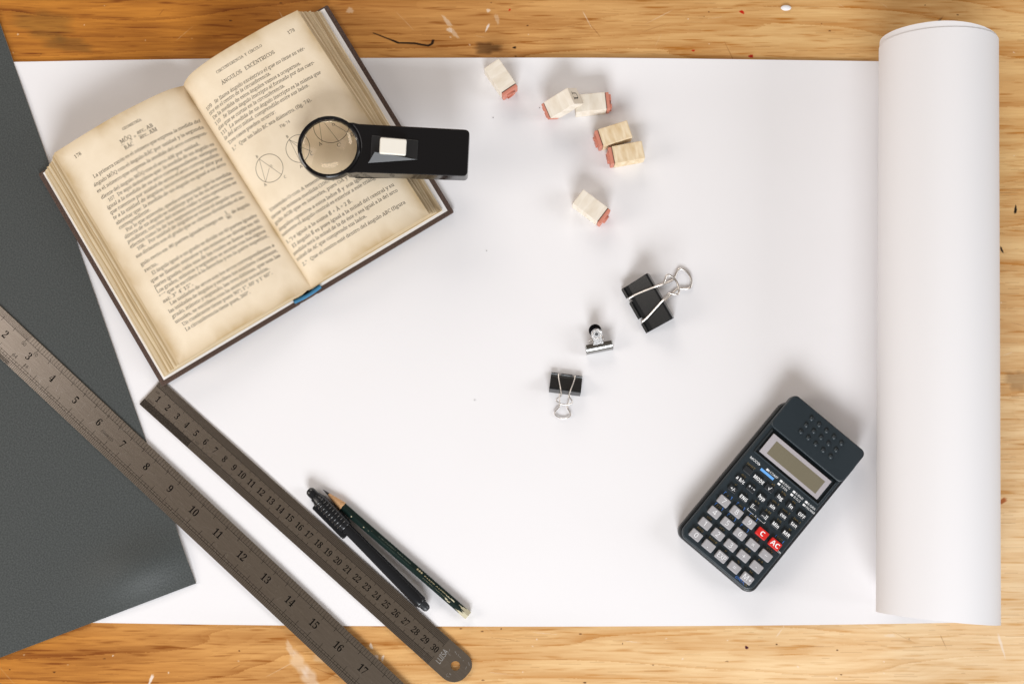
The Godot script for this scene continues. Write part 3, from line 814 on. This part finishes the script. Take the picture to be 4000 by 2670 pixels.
func stamps():
	var pale := wood_block(41, Color(0.68, 0.60, 0.49), Color(0.80, 0.74, 0.65))
	var honey := wood_block(43, Color(0.60, 0.44, 0.25), Color(0.80, 0.68, 0.50))
	var grp := "wooden letter stamps on the paper"
	var y := 0.10
	var spots := [
		[V(-0.95, y, -20.89), turned(1.36, 2.0), pale, "C", "wooden letter stamp at the top edge of the paper, alone at far left"],
		[V(0, 0, 0), Basis.IDENTITY, pale, "U", "wooden letter stamp leaning on another, black letter printed on its raised end"],
		[V(6.17, y, -18.75), turned(2.4, -0.25), pale, "M", "wooden letter stamp carrying the leaning stamp on its left end"],
		[V(8.09, y, -16.27), turned(-2.36, 0.76), honey, "R", "honey coloured striped wooden stamp, upper one of the close pair"],
		[V(9.11, y, -14.75), turned(-2.41, 0.46), honey, "E", "plain wooden stamp, lower one of the close pair"],
		[V(6.10, y, -10.52), turned(1.97, 1.5), pale, "S", "pale wooden stamp lying alone between the pair and the clips"]]
	for i in 6:
		var s = spots[i]
		var at: Vector3 = s[0]; var basis: Basis = s[1]
		if i == 1:   # tilted 35 degrees, its far edge on the next stamp
			var d := Vector3(0.918, 0, -0.397); var tl := deg_to_rad(35.0)
			var e1 := d * cos(tl) + Vector3.UP * sin(tl); var e2 := -d * sin(tl) + Vector3.UP * cos(tl)
			at = V(3.28, y, -18.34) + e1 * 0.0155
			basis = Basis(-e1, e2, (-e1).cross(e2))
		var t := thing("rubber_stamp", s[4], "stamp", at, basis, grp)
		var st := tool()
		slab(st, rrect(2.4, 1.42, 0.05, 2), 0.0, 1.5, 0.04, false, 2, Transform3D.IDENTITY, 0.04)
		obj("block", st, s[2], t)
		st = tool()
		slab(st, rrect(0.28, 1.36, 0.05, 2, 1.36, 0), 0.04, 1.46, 0.04, false, 2, Transform3D.IDENTITY, 0.04)
		var rb := obj("rubber", st, M.rubber, t)
		st = tool()
		relief(st, s[3], 1.50)
		obj("raised_letter", st, M.rubber, rb)
		st = tool()
		slab(st, rrect(0.03, 1.30, 0.0, 2, 1.212, 0), 0.1, 1.505)
		obj("glue_line", st, M.cloth, t)
		if i == 1:
			st = tool()
			write(st, "U", 1.15, func(px, py): return V(-1.203, 0.42 + py * 0.8, px), "serif", 0.9, 0.0, 0.5)
			obj("printed_letter", st, M.etch, t)

# the raised letter on the rubber: mirrored, standing out of its face at x
func relief(st: SurfaceTool, letter: String, x: float):
	var l := line(letter, 1.25, "serif_bold")
	for k in range(0, l.tris.size(), 3):
		var p := []
		for c in 3: p.append(Vector2(l.tris[k + c].x - l.w / 2, l.tris[k + c].y + 0.3))
		tri(st, V(x + 0.16, p[0].y, p[0].x), V(x + 0.16, p[2].y, p[2].x), V(x + 0.16, p[1].y, p[1].x))
		for c in 3:
			var a: Vector2 = p[c]; var b: Vector2 = p[(c + 1) % 3]
			quad(st, V(x, a.y, a.x), V(x, b.y, b.x), V(x + 0.16, b.y, b.x), V(x + 0.16, a.y, a.x))

# ------------------------------------------------------------------ clips
# local x from the mouth to the spine, local z along the clip; k scales the 41 mm clip
func binder_clip(label: String, at: Vector3, basis: Basis, k: float, wire: float, skew: float, group: String):
	var t := thing("binder_clip", label, "clip", at, basis, group)
	var L := 3.95 * k
	# side view: lower lip, lower face, spine, upper face, upper lip
	var path := [Vector2(-0.08, 0.10), Vector2(0.10, 0.20), Vector2(0.35, 0.12), Vector2(2.30, 0.06), Vector2(2.42, 0.12), Vector2(2.42, 0.28), Vector2(2.12, 1.62), Vector2(2.05, 1.74), Vector2(1.90, 1.75), Vector2(0.45, 0.62), Vector2(0.18, 0.50), Vector2(0.02, 0.60), Vector2(-0.10, 0.52)]
	var st := tool(); var th := 0.055
	var span := func(z0: float, z1: float, lo: int, hi: int):
		var inner := []
		for i in path.size():
			var e: Vector2 = (path[mini(i + 1, path.size() - 1)] - path[maxi(i - 1, 0)]).normalized()
			inner.append(path[i] + Vector2(-e.y, e.x) * th / k)
		for i in range(lo, hi):
			var a: Vector2 = path[i] * k; var b: Vector2 = path[i + 1] * k; var c: Vector2 = inner[i] * k; var d: Vector2 = inner[i + 1] * k
			quad(st, V(a.x, a.y, z0), V(b.x, b.y, z0), V(b.x, b.y, z1), V(a.x, a.y, z1))
			quad(st, V(c.x, c.y, z1), V(d.x, d.y, z1), V(d.x, d.y, z0), V(c.x, c.y, z0))
			quad(st, V(a.x, a.y, z1), V(b.x, b.y, z1), V(d.x, d.y, z1), V(c.x, c.y, z1))
			quad(st, V(b.x, b.y, z0), V(a.x, a.y, z0), V(c.x, c.y, z0), V(d.x, d.y, z0))
	var h := L / 2
	span.call(-h, h, 2, 10)
	for z in [[-h, -1.15 * k], [-0.72 * k, 0.72 * k], [1.15 * k, h]]:
		span.call(z[0], z[1], 0, 2); span.call(z[0], z[1], 10, 12)
	obj("spring_body", st, M.clip_black, t)
	st = tool()   # upper wire, folded back over the spine
	var up := [[0.02, 0.62, -1.05], [0.5, 0.86, -1.0], [2.0, 1.92, -0.62], [2.62, 2.05, -0.45], [2.82, 2.06, -0.5], [3.15, 2.02, -0.78], [3.32, 1.98, -0.84], [3.47, 1.95, -0.74], [3.64, 1.92, -0.40], [3.70, 1.91, -0.1]]
	tube(st, wire_path(up, k, skew), wire, 10)
	obj("wire_handle", st, M.nickel, t)
	st = tool()
	var low := [[0.02, 0.02, -1.05], [1.2, -0.0, -0.85], [3.0, 0.06, -0.52], [3.75, 0.08, -0.40], [3.95, 0.08, -0.45], [4.4, 0.08, -0.75], [4.66, 0.08, -0.85], [4.86, 0.08, -0.74], [5.08, 0.08, -0.40], [5.15, 0.08, -0.1]]
	tube(st, wire_path(low, k, skew), wire, 10)
	obj("wire_handle", st, M.nickel, t)

func wire_path(half: Array, k: float, skew: float) -> Array:
	var c := Curve3D.new(); var all := half.duplicate()
	for i in half.size(): all.append([half[half.size() - 1 - i][0], half[half.size() - 1 - i][1], -half[half.size() - 1 - i][2]])
	var pts := []
	for p in all:
		var far := clampf((p[0] - 2.6) / 0.6, 0.0, 1.0) * (1.0 if k < 0.8 else 0.0)   # the small clip's loops are relatively wider and longer
		pts.append(V((p[0] + far * (p[0] - 2.6) * 0.12) * k, maxf(p[1] * k, 0.10), (p[2] * (1.0 + 0.2 * far) + skew * p[0]) * k))
	for i in pts.size():
		var a: Vector3 = pts[maxi(i - 1, 0)]; var b: Vector3 = pts[mini(i + 1, pts.size() - 1)]
		var la: float = (pts[i] - a).length(); var lb: float = (b - pts[i]).length()
		var d := (b - a).normalized() * 0.33
		c.add_point(pts[i], -d * la, d * lb)
	c.bake_interval = 0.0008 if k > 0.8 else 0.0006
	return Array(c.get_baked_points())

func clips():
	binder_clip("large black binder clip with silver wire handles, right of the small clips", V(9.62, 0.10, -2.42), turned(0.873, -0.487), 1.0, 0.085, -0.07, "black binder clips")
	binder_clip("small black binder clip with its wire handles pointing down", V(4.27, 0.10, 2.62), turned(-0.13, 0.992), 0.62, 0.05, -0.02, "black binder clips")
	# bulldog clip: jaws at +x, levers at -x
	var t := thing("bulldog_clip", "tiny silver bulldog clip with round lever lying between the binder clips", "clip", V(6.78, 0.10, 0.48), turned(0.19, 0.98))
	var st := tool()
	var bar := func(u, v, z):
		var a: float = u * 1.25 * PI / 2
		if u > 0.8: return V(0.35 + 0.02 * v, lerpf(0.42, 0.04, (u - 0.8) / 0.2), z)
		return V(-0.32 + 0.67 * sin(a) + 0.02 * v, 0.42 + 0.52 * cos(a) + 0.03 * v, z)
	grid(st, 20, 1, func(u, v): return bar.call(u, 1.0, lerpf(-1.03, 1.03, v)))
	grid(st, 20, 1, func(u, v): return bar.call(u, 0.0, lerpf(-1.03, 1.03, v)), false, true)
	for e in [-1.03, 1.03]:   # rolled ends of the jaw
		var pts := []
		for i in 13: pts.append(bar.call(i / 12.0, 0.5, e))
		tube(st, pts, 0.035, 6)
	obj("jaw", st, M.jaw, t)
	st = tool()
	var pl := PackedVector2Array([Vector2(0.0, 0.42), Vector2(-0.45, 0.33)])
	for i in 17:
		var a := lerpf(PI * 0.42, PI * 1.58, i / 16.0); pl.append(Vector2(-0.85, 0.0) + Vector2(cos(a), sin(a)) * 0.45)
	pl.append_array([Vector2(-0.45, -0.33), Vector2(0.0, -0.42)])
	slab(st, pl, 0.0, 0.06, 0.02, false, 2, Transform3D(Basis(Vector3(0, 0, 1), -0.42), V(-0.2, 0.93, 0.05)))
	obj("lever", st, M.chrome, t)
	st = tool()
	var dk := Transform3D(Basis(Vector3(0, 0, 1), -0.42), V(-0.2, 0.93, 0.05))
	var ring := []
	for i in 32: ring.append(dk * V(-0.85 + cos(TAU * i / 32) * 0.34, 0.07, sin(TAU * i / 32) * 0.34))
	tube(st, ring, 0.025, 6, true)
	obj("lever_ridge", st, M.nickel, t)
	st = tool()
	lathe(st, [Vector2(0.0, 0.0), Vector2(0.13, 0.0), Vector2(0.13, 0.075), Vector2(0.0, 0.075)], 20, dk * Transform3D(Basis.IDENTITY, V(-0.85, 0, 0)))
	obj("lever_hole", st, M.black_matt, t)
	st = tool()
	pl = PackedVector2Array([Vector2(0.2, 0.35), Vector2(-0.9, 0.33)])
	for i in 17:
		var a := lerpf(PI * 0.40, PI * 1.60, i / 16.0); pl.append(Vector2(-1.38, 0.0) + Vector2(cos(a), sin(a)) * 0.50)
	pl.append_array([Vector2(-0.9, -0.33), Vector2(0.2, -0.35)])
	slab(st, pl, 0.0, 0.05, 0.02, false, 2, Transform3D(Basis(Vector3(0, 0, 1), -0.32), V(-0.05, 0.08, 0.05)))
	obj("rear_lever", st, M.black_gloss, t)  # black colour stands for the dark reflection in this lever
	st = tool()
	var coil := []
	for i in 73: coil.append(V(-0.62 + cos(TAU * i / 12.0) * 0.26, 0.62 + sin(TAU * i / 12.0) * 0.26, lerpf(-0.42, 0.42, i / 72.0)))
	tube(st, coil, 0.05, 6)
	obj("spring", st, M.nickel, t)
	st = tool()
	tube(st, [V(-0.62, 0.72, 0.4), V(-0.6, 0.72, 0.78)], 0.035, 6)
	obj("pin", st, M.chrome, t)

# ------------------------------------------------------------------ calculator
func calculator():
	var t := thing("calculator", "dark scientific calculator with grey number keys sitting in its hard case", "calculator", V(21.61, 0.10, 4.36), turned(0.7638, 0.6455))
	var st := tool()
	slab(st, rrect(7.45, 13.45, 0.75, 6, 3.44, 7.12), 0.0, 1.0, 0.15, true, 3, Transform3D.IDENTITY, 0.12)
	obj("hard_case", st, M.calc_dark, t)
	st = tool()
	slab(st, rrect(6.95, 13.9, 0.65, 6, 3.41, 6.80), 0.9, 1.62, 0.14, true, 4)
	obj("body", st, M.calc, t)
	st = tool()
	slab(st, rrect(7.05, 3.1, 0.45, 6, 3.45, 1.36), 0.75, 1.95, 0.10, true, 4)
	obj("battery_head", st, M.calc, t)
	for r in 3:
		for c in 5:
			st = tool()
			lathe(st, [Vector2(0.20, -0.02), Vector2(0.19, 0.05), Vector2(0.15, 0.12), Vector2(0.08, 0.165), Vector2(0.0, 0.175)], 16, Transform3D(Basis.IDENTITY, V(2.13 + c * 0.73, 1.95, 0.5 + r * 0.655)))
			obj("grip_bump", st, M.calc, t)
	st = tool()   # raised frame round the display, sloping inwards
	slab(st, rrect(6.35, 2.32, 0.04, 2, 3.52, 4.13), 1.60, 1.80, 0.10, false, 1)
	var bez := obj("display_frame", st, M.calc, t)
	st = tool()
	slab(st, rrect(5.68, 1.78, 0.03, 2, 3.48, 4.09), 1.78, 1.822, 0.02, false, 1)
	obj("display_border", st, M.lcd_frame, bez)
	st = tool()
	slab(st, rrect(4.76, 1.20, 0.0, 2, 3.56, 4.13), 1.80, 1.828)
	obj("display", st, M.lcd, bez)
	var y := 1.626
	# keys
	var small_keys := [["", "MODE", "√", "log", "ln", "OFF"], ["a b/c", "° ' \"", "hyp", "sin", "cos", "tan"], ["+/-", "ENG", "[(...", "...)]", "Min", "MR"]]
	for r in 3:
		for c in 6:
			key(t, Vector2(0.93 + c * 1.05, 6.68 + r * 0.915), Vector2(0.72, 0.48), 0.22, M.key_dark, small_keys[r][c], M.white_print, 0.37)
	var big_keys := [["7", "8", "9", "C", "AC"], ["4", "5", "6", "×", "÷"], ["1", "2", "3", "+", "-"], ["0", ".", "EXP", "=", "M+"]]
	for r in 4:
		for c in 5:
			var red := r == 0 and c > 2
			key(t, Vector2(0.98 + c * 1.255, 9.67 + r * 1.113), Vector2(0.94, 0.66), 0.32, M.key_red if red else M.key_grey, big_keys[r][c], M.white_print if red else M.pale_print, 0.52)
	# print round the keys
	var gold := tool(); var white := tool(); var blue := tool()
	var put := func(s: SurfaceTool, w: String, x: float, z: float, em: float): write(s, w, em, func(px, py): return V(x + px, y, z - py), "sans", 1.25, 0.0, 0.5)
	for w in [["SHIFT", 0.9, 6.33], ["d/c", 0.95, 7.26], ["√", 0.9, 8.16], ["x2", 3.1, 6.33], ["10x", 4.12, 6.33], ["ex", 5.15, 6.33], ["-", 2.0, 7.26], ["sin-1", 4.1, 7.26], ["cos-1", 5.15, 7.26], ["tan-1", 6.2, 7.26], ["-", 1.98, 8.16], ["X-Y", 3.0, 8.16], ["X-M", 4.08, 8.16], ["1/X", 5.15, 8.16], ["X!", 6.2, 8.16],
			["x", 0.98, 9.2], ["σn", 2.23, 9.2], ["σn-1", 3.49, 9.2], ["SAC", 6.05, 9.2], ["ΣX²", 0.98, 10.31], ["ΣX", 2.23, 10.31], ["n", 3.49, 10.31], ["xy", 4.75, 10.31], ["x1/y", 6.0, 10.31], ["nPr", 0.98, 11.43], ["nCr", 2.23, 11.43], ["R-P", 4.75, 11.43], ["P-R", 6.0, 11.43], ["RND", 0.98, 12.54], ["RAN#", 2.23, 12.54], ["π", 3.49, 12.54], ["%", 4.75, 12.54], ["M-", 6.0, 12.54], ["DEL", 6.15, 13.5]]:
		put.call(gold, w[0], w[1], w[2], 0.24)
	put.call(white, "MODE", 0.85, 5.82, 0.25)
	tri(white, V(1.27, y, 5.66), V(1.40, y, 5.74), V(1.27, y, 5.82))
	for w in [["0:COMP", 2.45, 5.72], ["4:DEG", 3.78, 5.72], ["5:RAD", 5.05, 5.72], ["6:GRA", 6.25, 5.72], ["7:FIX", 3.78, 6.0], ["8:SCI", 5.05, 6.0], ["9:NORM", 6.25, 6.0]]:
		put.call(white, w[0], w[1] + 0.12, w[2], 0.22)
		rect_on(white, w[1] - 0.5, w[2] - 0.16, w[1] - 0.28, w[2], y)
	for x in [0.98, 2.23, 3.49]:
		for r in [9.1, 10.2]:
			for s in [-1.0, 1.0]:
				rect_on(blue, x + s * 0.34 - 0.018, r - 0.1, x + s * 0.34 + 0.018, r + 0.12, y); rect_on(blue, x + s * 0.30 - 0.05, r - 0.12, x + s * 0.30 + 0.05, r - 0.085, y + 0.001)
	for s in [-1.0, 1.0]: rect_on(blue, 6.05 + s * 0.36 - 0.018, 9.0, 6.05 + s * 0.36 + 0.018, 9.22, y)
	put.call(blue, "[DATA]", 5.72, 13.52, 0.24)
	rect_on(white, 2.75, 8.82, 2.78, 8.98, y); rect_on(white, 2.75, 8.96, 3.4, 8.985, y + 0.001); rect_on(white, 3.75, 8.96, 4.42, 8.985, y + 0.001); rect_on(white, 4.40, 8.82, 4.43, 8.98, y); put.call(white, "6", 3.57, 9.04, 0.2)
	put.call(white, "ON", 6.62, 9.98, 0.2)
	obj("key_legend", gold, M.gold_print, t); obj("mode_legend", white, M.white_print, t); obj("bracket_legend", blue, M.blue_print, t, "stuff")
	st = tool(); rect_on(st, 1.60, 5.82, 2.86, 6.02, y); obj("blue_bar", st, M.blue_bar, t)

func key(t: Node3D, at: Vector2, size: Vector2, height: float, m: Material, legend: String, ink: Material, em: float):
	var st := tool()
	slab(st, rrect(size.x, size.y, 0.07, 3, at.x, at.y), 1.60, 1.62 + height, 0.06, false, 2)
	var k := obj("key", st, m, t)
	if legend == "": return
	st = tool()
	var y := 1.626 + height
	write(st, legend, em, func(px, py): return V(at.x + px, y, at.y + em * 0.34 - py), "sans_bold" if m == M.key_dark or m == M.key_red else "sans", 1.1 if legend.length() < 3 else 0.9, 0.0, 0.5)
	obj("legend", st, ink, k)

# ------------------------------------------------------------------ pen and pencil
func pen():
	var d := Vector3(0.7127, 0, 0.7015)
	var t := thing("pen", "black felt pen with ribbed cap lying between steel ruler and green pencil", "pen", V(-15.62, 0.62, 11.55), along(Vector3.ZERO, d).basis)
	var st := tool()
	lathe(st, [Vector2(0, 3.9), Vector2(0.42, 3.9), Vector2(0.41, 4.3), Vector2(0.43, 6.5), Vector2(0.48, 9.5), Vector2(0.50, 11.6), Vector2(0.50, 12.10), Vector2(0.47, 12.18), Vector2(0, 12.18)], 32)
	obj("barrel", st, M.pen, t)
	st = tool()
	lathe(st, [Vector2(0, 12.15), Vector2(0.40, 12.15), Vector2(0.40, 12.30), Vector2(0.335, 12.34), Vector2(0.33, 12.62), Vector2(0.29, 12.80), Vector2(0.18, 12.92), Vector2(0, 12.95)], 24)
	obj("end_plug", st, M.key_dark, t)
	st = tool()
	lathe(st, [Vector2(0, -0.12), Vector2(0.22, -0.08), Vector2(0.35, 0.06), Vector2(0.38, 0.25), Vector2(0.37, 0.62), Vector2(0.44, 0.66), Vector2(0.47, 0.95), Vector2(0.55, 1.15), Vector2(0.55, 3.95), Vector2(0.52, 4.02), Vector2(0.42, 4.02)], 32)
	var cap := obj("cap", st, M.pen, t)
	for i in 9:
		st = tool()
		var s := 1.25 + i * 0.30
		lathe(st, [Vector2(0.54, s - 0.09), Vector2(0.585, s - 0.05), Vector2(0.605, s), Vector2(0.595, s + 0.03), Vector2(0.54, s + 0.04)], 32)
		obj("rib", st, M.pen, cap)
	st = tool()
	# clip on the side of the cap towards the ruler
	var c := Transform3D(Basis(Vector3(0, 0, 1), Vector3(0, 1, 0), Vector3(-1, 0, 0)), V(0.52, 0, 0))
	slab(st, rrect(0.40, 3.3, 0.12, 3, 0, 2.75), -0.16, 0.16, 0.05, false, 2, Transform3D(Basis(Vector3(1, 0, 0), Vector3(0, 0, 1), Vector3(0, 1, 0)), V(0.62, 0, -0.05)))
	slab(st, rrect(0.46, 0.22, 0.1, 3, -0.05, 4.42), -0.16, 0.18, 0.05, false, 2, Transform3D(Basis(Vector3(1, 0, 0), Vector3(0, 0, 1), Vector3(0, 1, 0)), V(0.62, 0, -0.05)))
	obj("clip", st, M.pen, cap)

func pencil():
	var a := Vector3(-14.59, 0, 11.48); var b := Vector3(-3.35, 0, 21.07); var d := (b - a).normalized()
	var t := thing("pencil", "dark green hexagonal pencil, sharpened, its painted end worn", "pencil", V(-14.59, 0.385, 11.48), along(Vector3.ZERO, d).basis)
	var cone := 2.0; var R := 0.37; var len_ := 14.78
	var rho := func(p: float): var q := fposmod(p, PI / 3) - PI / 6; return R * cos(PI / 6) / cos(q)
	var st := tool()
	lathe(st, [Vector2(0.0, 0.0), Vector2(0.03, 0.05), Vector2(0.105, 0.56)], 20)
	obj("lead_tip", st, M.lead, t)
	st = tool()
	lathe(st, [Vector2(0.105, 0.56), Vector2(0.37, cone), Vector2(0.3, cone + 0.05)], 36)
	obj("sharpened_wood", st, M.pencil_wood, t)
	st = tool()
	for i in 72:
		var p0 := TAU * i / 72; var p1 := TAU * (i + 1) / 72
		var f := func(p: float, s: float): 
			var r: float = rho.call(p); return V(sin(p) * r, s, cos(p) * r)
		var s0: float = 0.56 + (rho.call(p0) - 0.105) / 0.265 * (cone - 0.56) + 0.05 * sin(i * 1.7); var s1: float = 0.56 + (rho.call(p1) - 0.105) / 0.265 * (cone - 0.56) + 0.05 * sin((i + 1) * 1.7)
		quad(st, f.call(p0, s0), f.call(p0, len_), f.call(p1, len_), f.call(p1, s1))
		tri(st, f.call(p0, len_), V(0, len_, 0), f.call(p1, len_))
	obj("shaft", st, M.pencil_green, t)
	st = tool()
	var rr := RandomNumberGenerator.new(); rr.seed = 4
	for i in 72:
		var p0 := TAU * i / 72; var p1 := TAU * (i + 1) / 72
		var s0 := 14.05 + 0.28 * sin(i * 0.55) + 0.14 * sin(i * 1.9); var s1 := 14.05 + 0.28 * sin((i + 1) * 0.55) + 0.14 * sin((i + 1) * 1.9)
		var f2 := func(p: float, s: float):
			var r: float = rho.call(p) + 0.004; return V(sin(p) * r, s, cos(p) * r)
		quad(st, f2.call(p0, s0), f2.call(p0, len_ + 0.006), f2.call(p1, len_ + 0.006), f2.call(p1, s1))
		tri(st, f2.call(p0, len_ + 0.006), V(0, len_ + 0.006, 0), f2.call(p1, len_ + 0.006))
	obj("worn_end", st, M.worn, t)
	st = tool()
	var hz := R * cos(PI / 6) + 0.004
	# printing on the upper face: reads towards the worn end
	var face := func(px, py, s0): return V(-py + 0.09, s0 + px, hz)
	write(st, "FABER-CASTELL", 0.33, func(px, py): return face.call(px, py, 10.25), "serif", 1.0)
	for k in 3: write(st, "✳" if k < 0 else "*", 0.42, func(px, py): return face.call(px, py, 9.45 + k * 0.2), "serif", 1.0)
	obj("gold_lettering", st, M.gold_leaf, t)
	st = tool()
	write(st, "A.W.CASTELL DDR 9000", 0.33, func(px, py): return face.call(px, py, 5.6), "sans", 0.95)
	obj("worn_lettering", st, mat(Color(0.10, 0.12, 0.09), 0.5), t)
	st = tool()
	for c in [[12.75, 0.02, 0.26, 0.16], [13.1, -0.05, 0.2, 0.13], [12.9, 0.12, 0.15, 0.1], [3.05, 0.12, 0.05, 0.05], [4.3, 0.12, 0.06, 0.03], [4.75, 0.05, 0.04, 0.06], [5.0, -0.05, 0.08, 0.04]]:
		for i in 10:
			var q0 := TAU * i / 10; var q1 := TAU * (i + 1) / 10
			var w0 := 1.0 + 0.25 * sin(i * 2.3); var w1 := 1.0 + 0.25 * sin((i + 1) % 10 * 2.3)
			tri(st, V(c[1], c[0], hz + 0.001), V(c[1] + sin(q1) * c[3] * w1, c[0] + cos(q1) * c[2] * w1, hz + 0.001), V(c[1] + sin(q0) * c[3] * w0, c[0] + cos(q0) * c[2] * w0, hz + 0.001))
	obj("chipped_paint", st, M.worn, t, "stuff")

# ------------------------------------------------------------------ small things
func small_things():
	var st := tool()
	lathe(st, [Vector2(0.40, 0.0), Vector2(0.42, 0.06), Vector2(0.32, 0.16), Vector2(0.15, 0.2), Vector2(0, 0.2)], 18, Transform3D(Basis.from_scale(Vector3(1.0, 1.0, 0.55)), V(21.97, 0.0, -26.9)))
	tag(obj("paint_drop", st, M.paper), "small dried white paint drop on the wood above the paper", "paint drop")
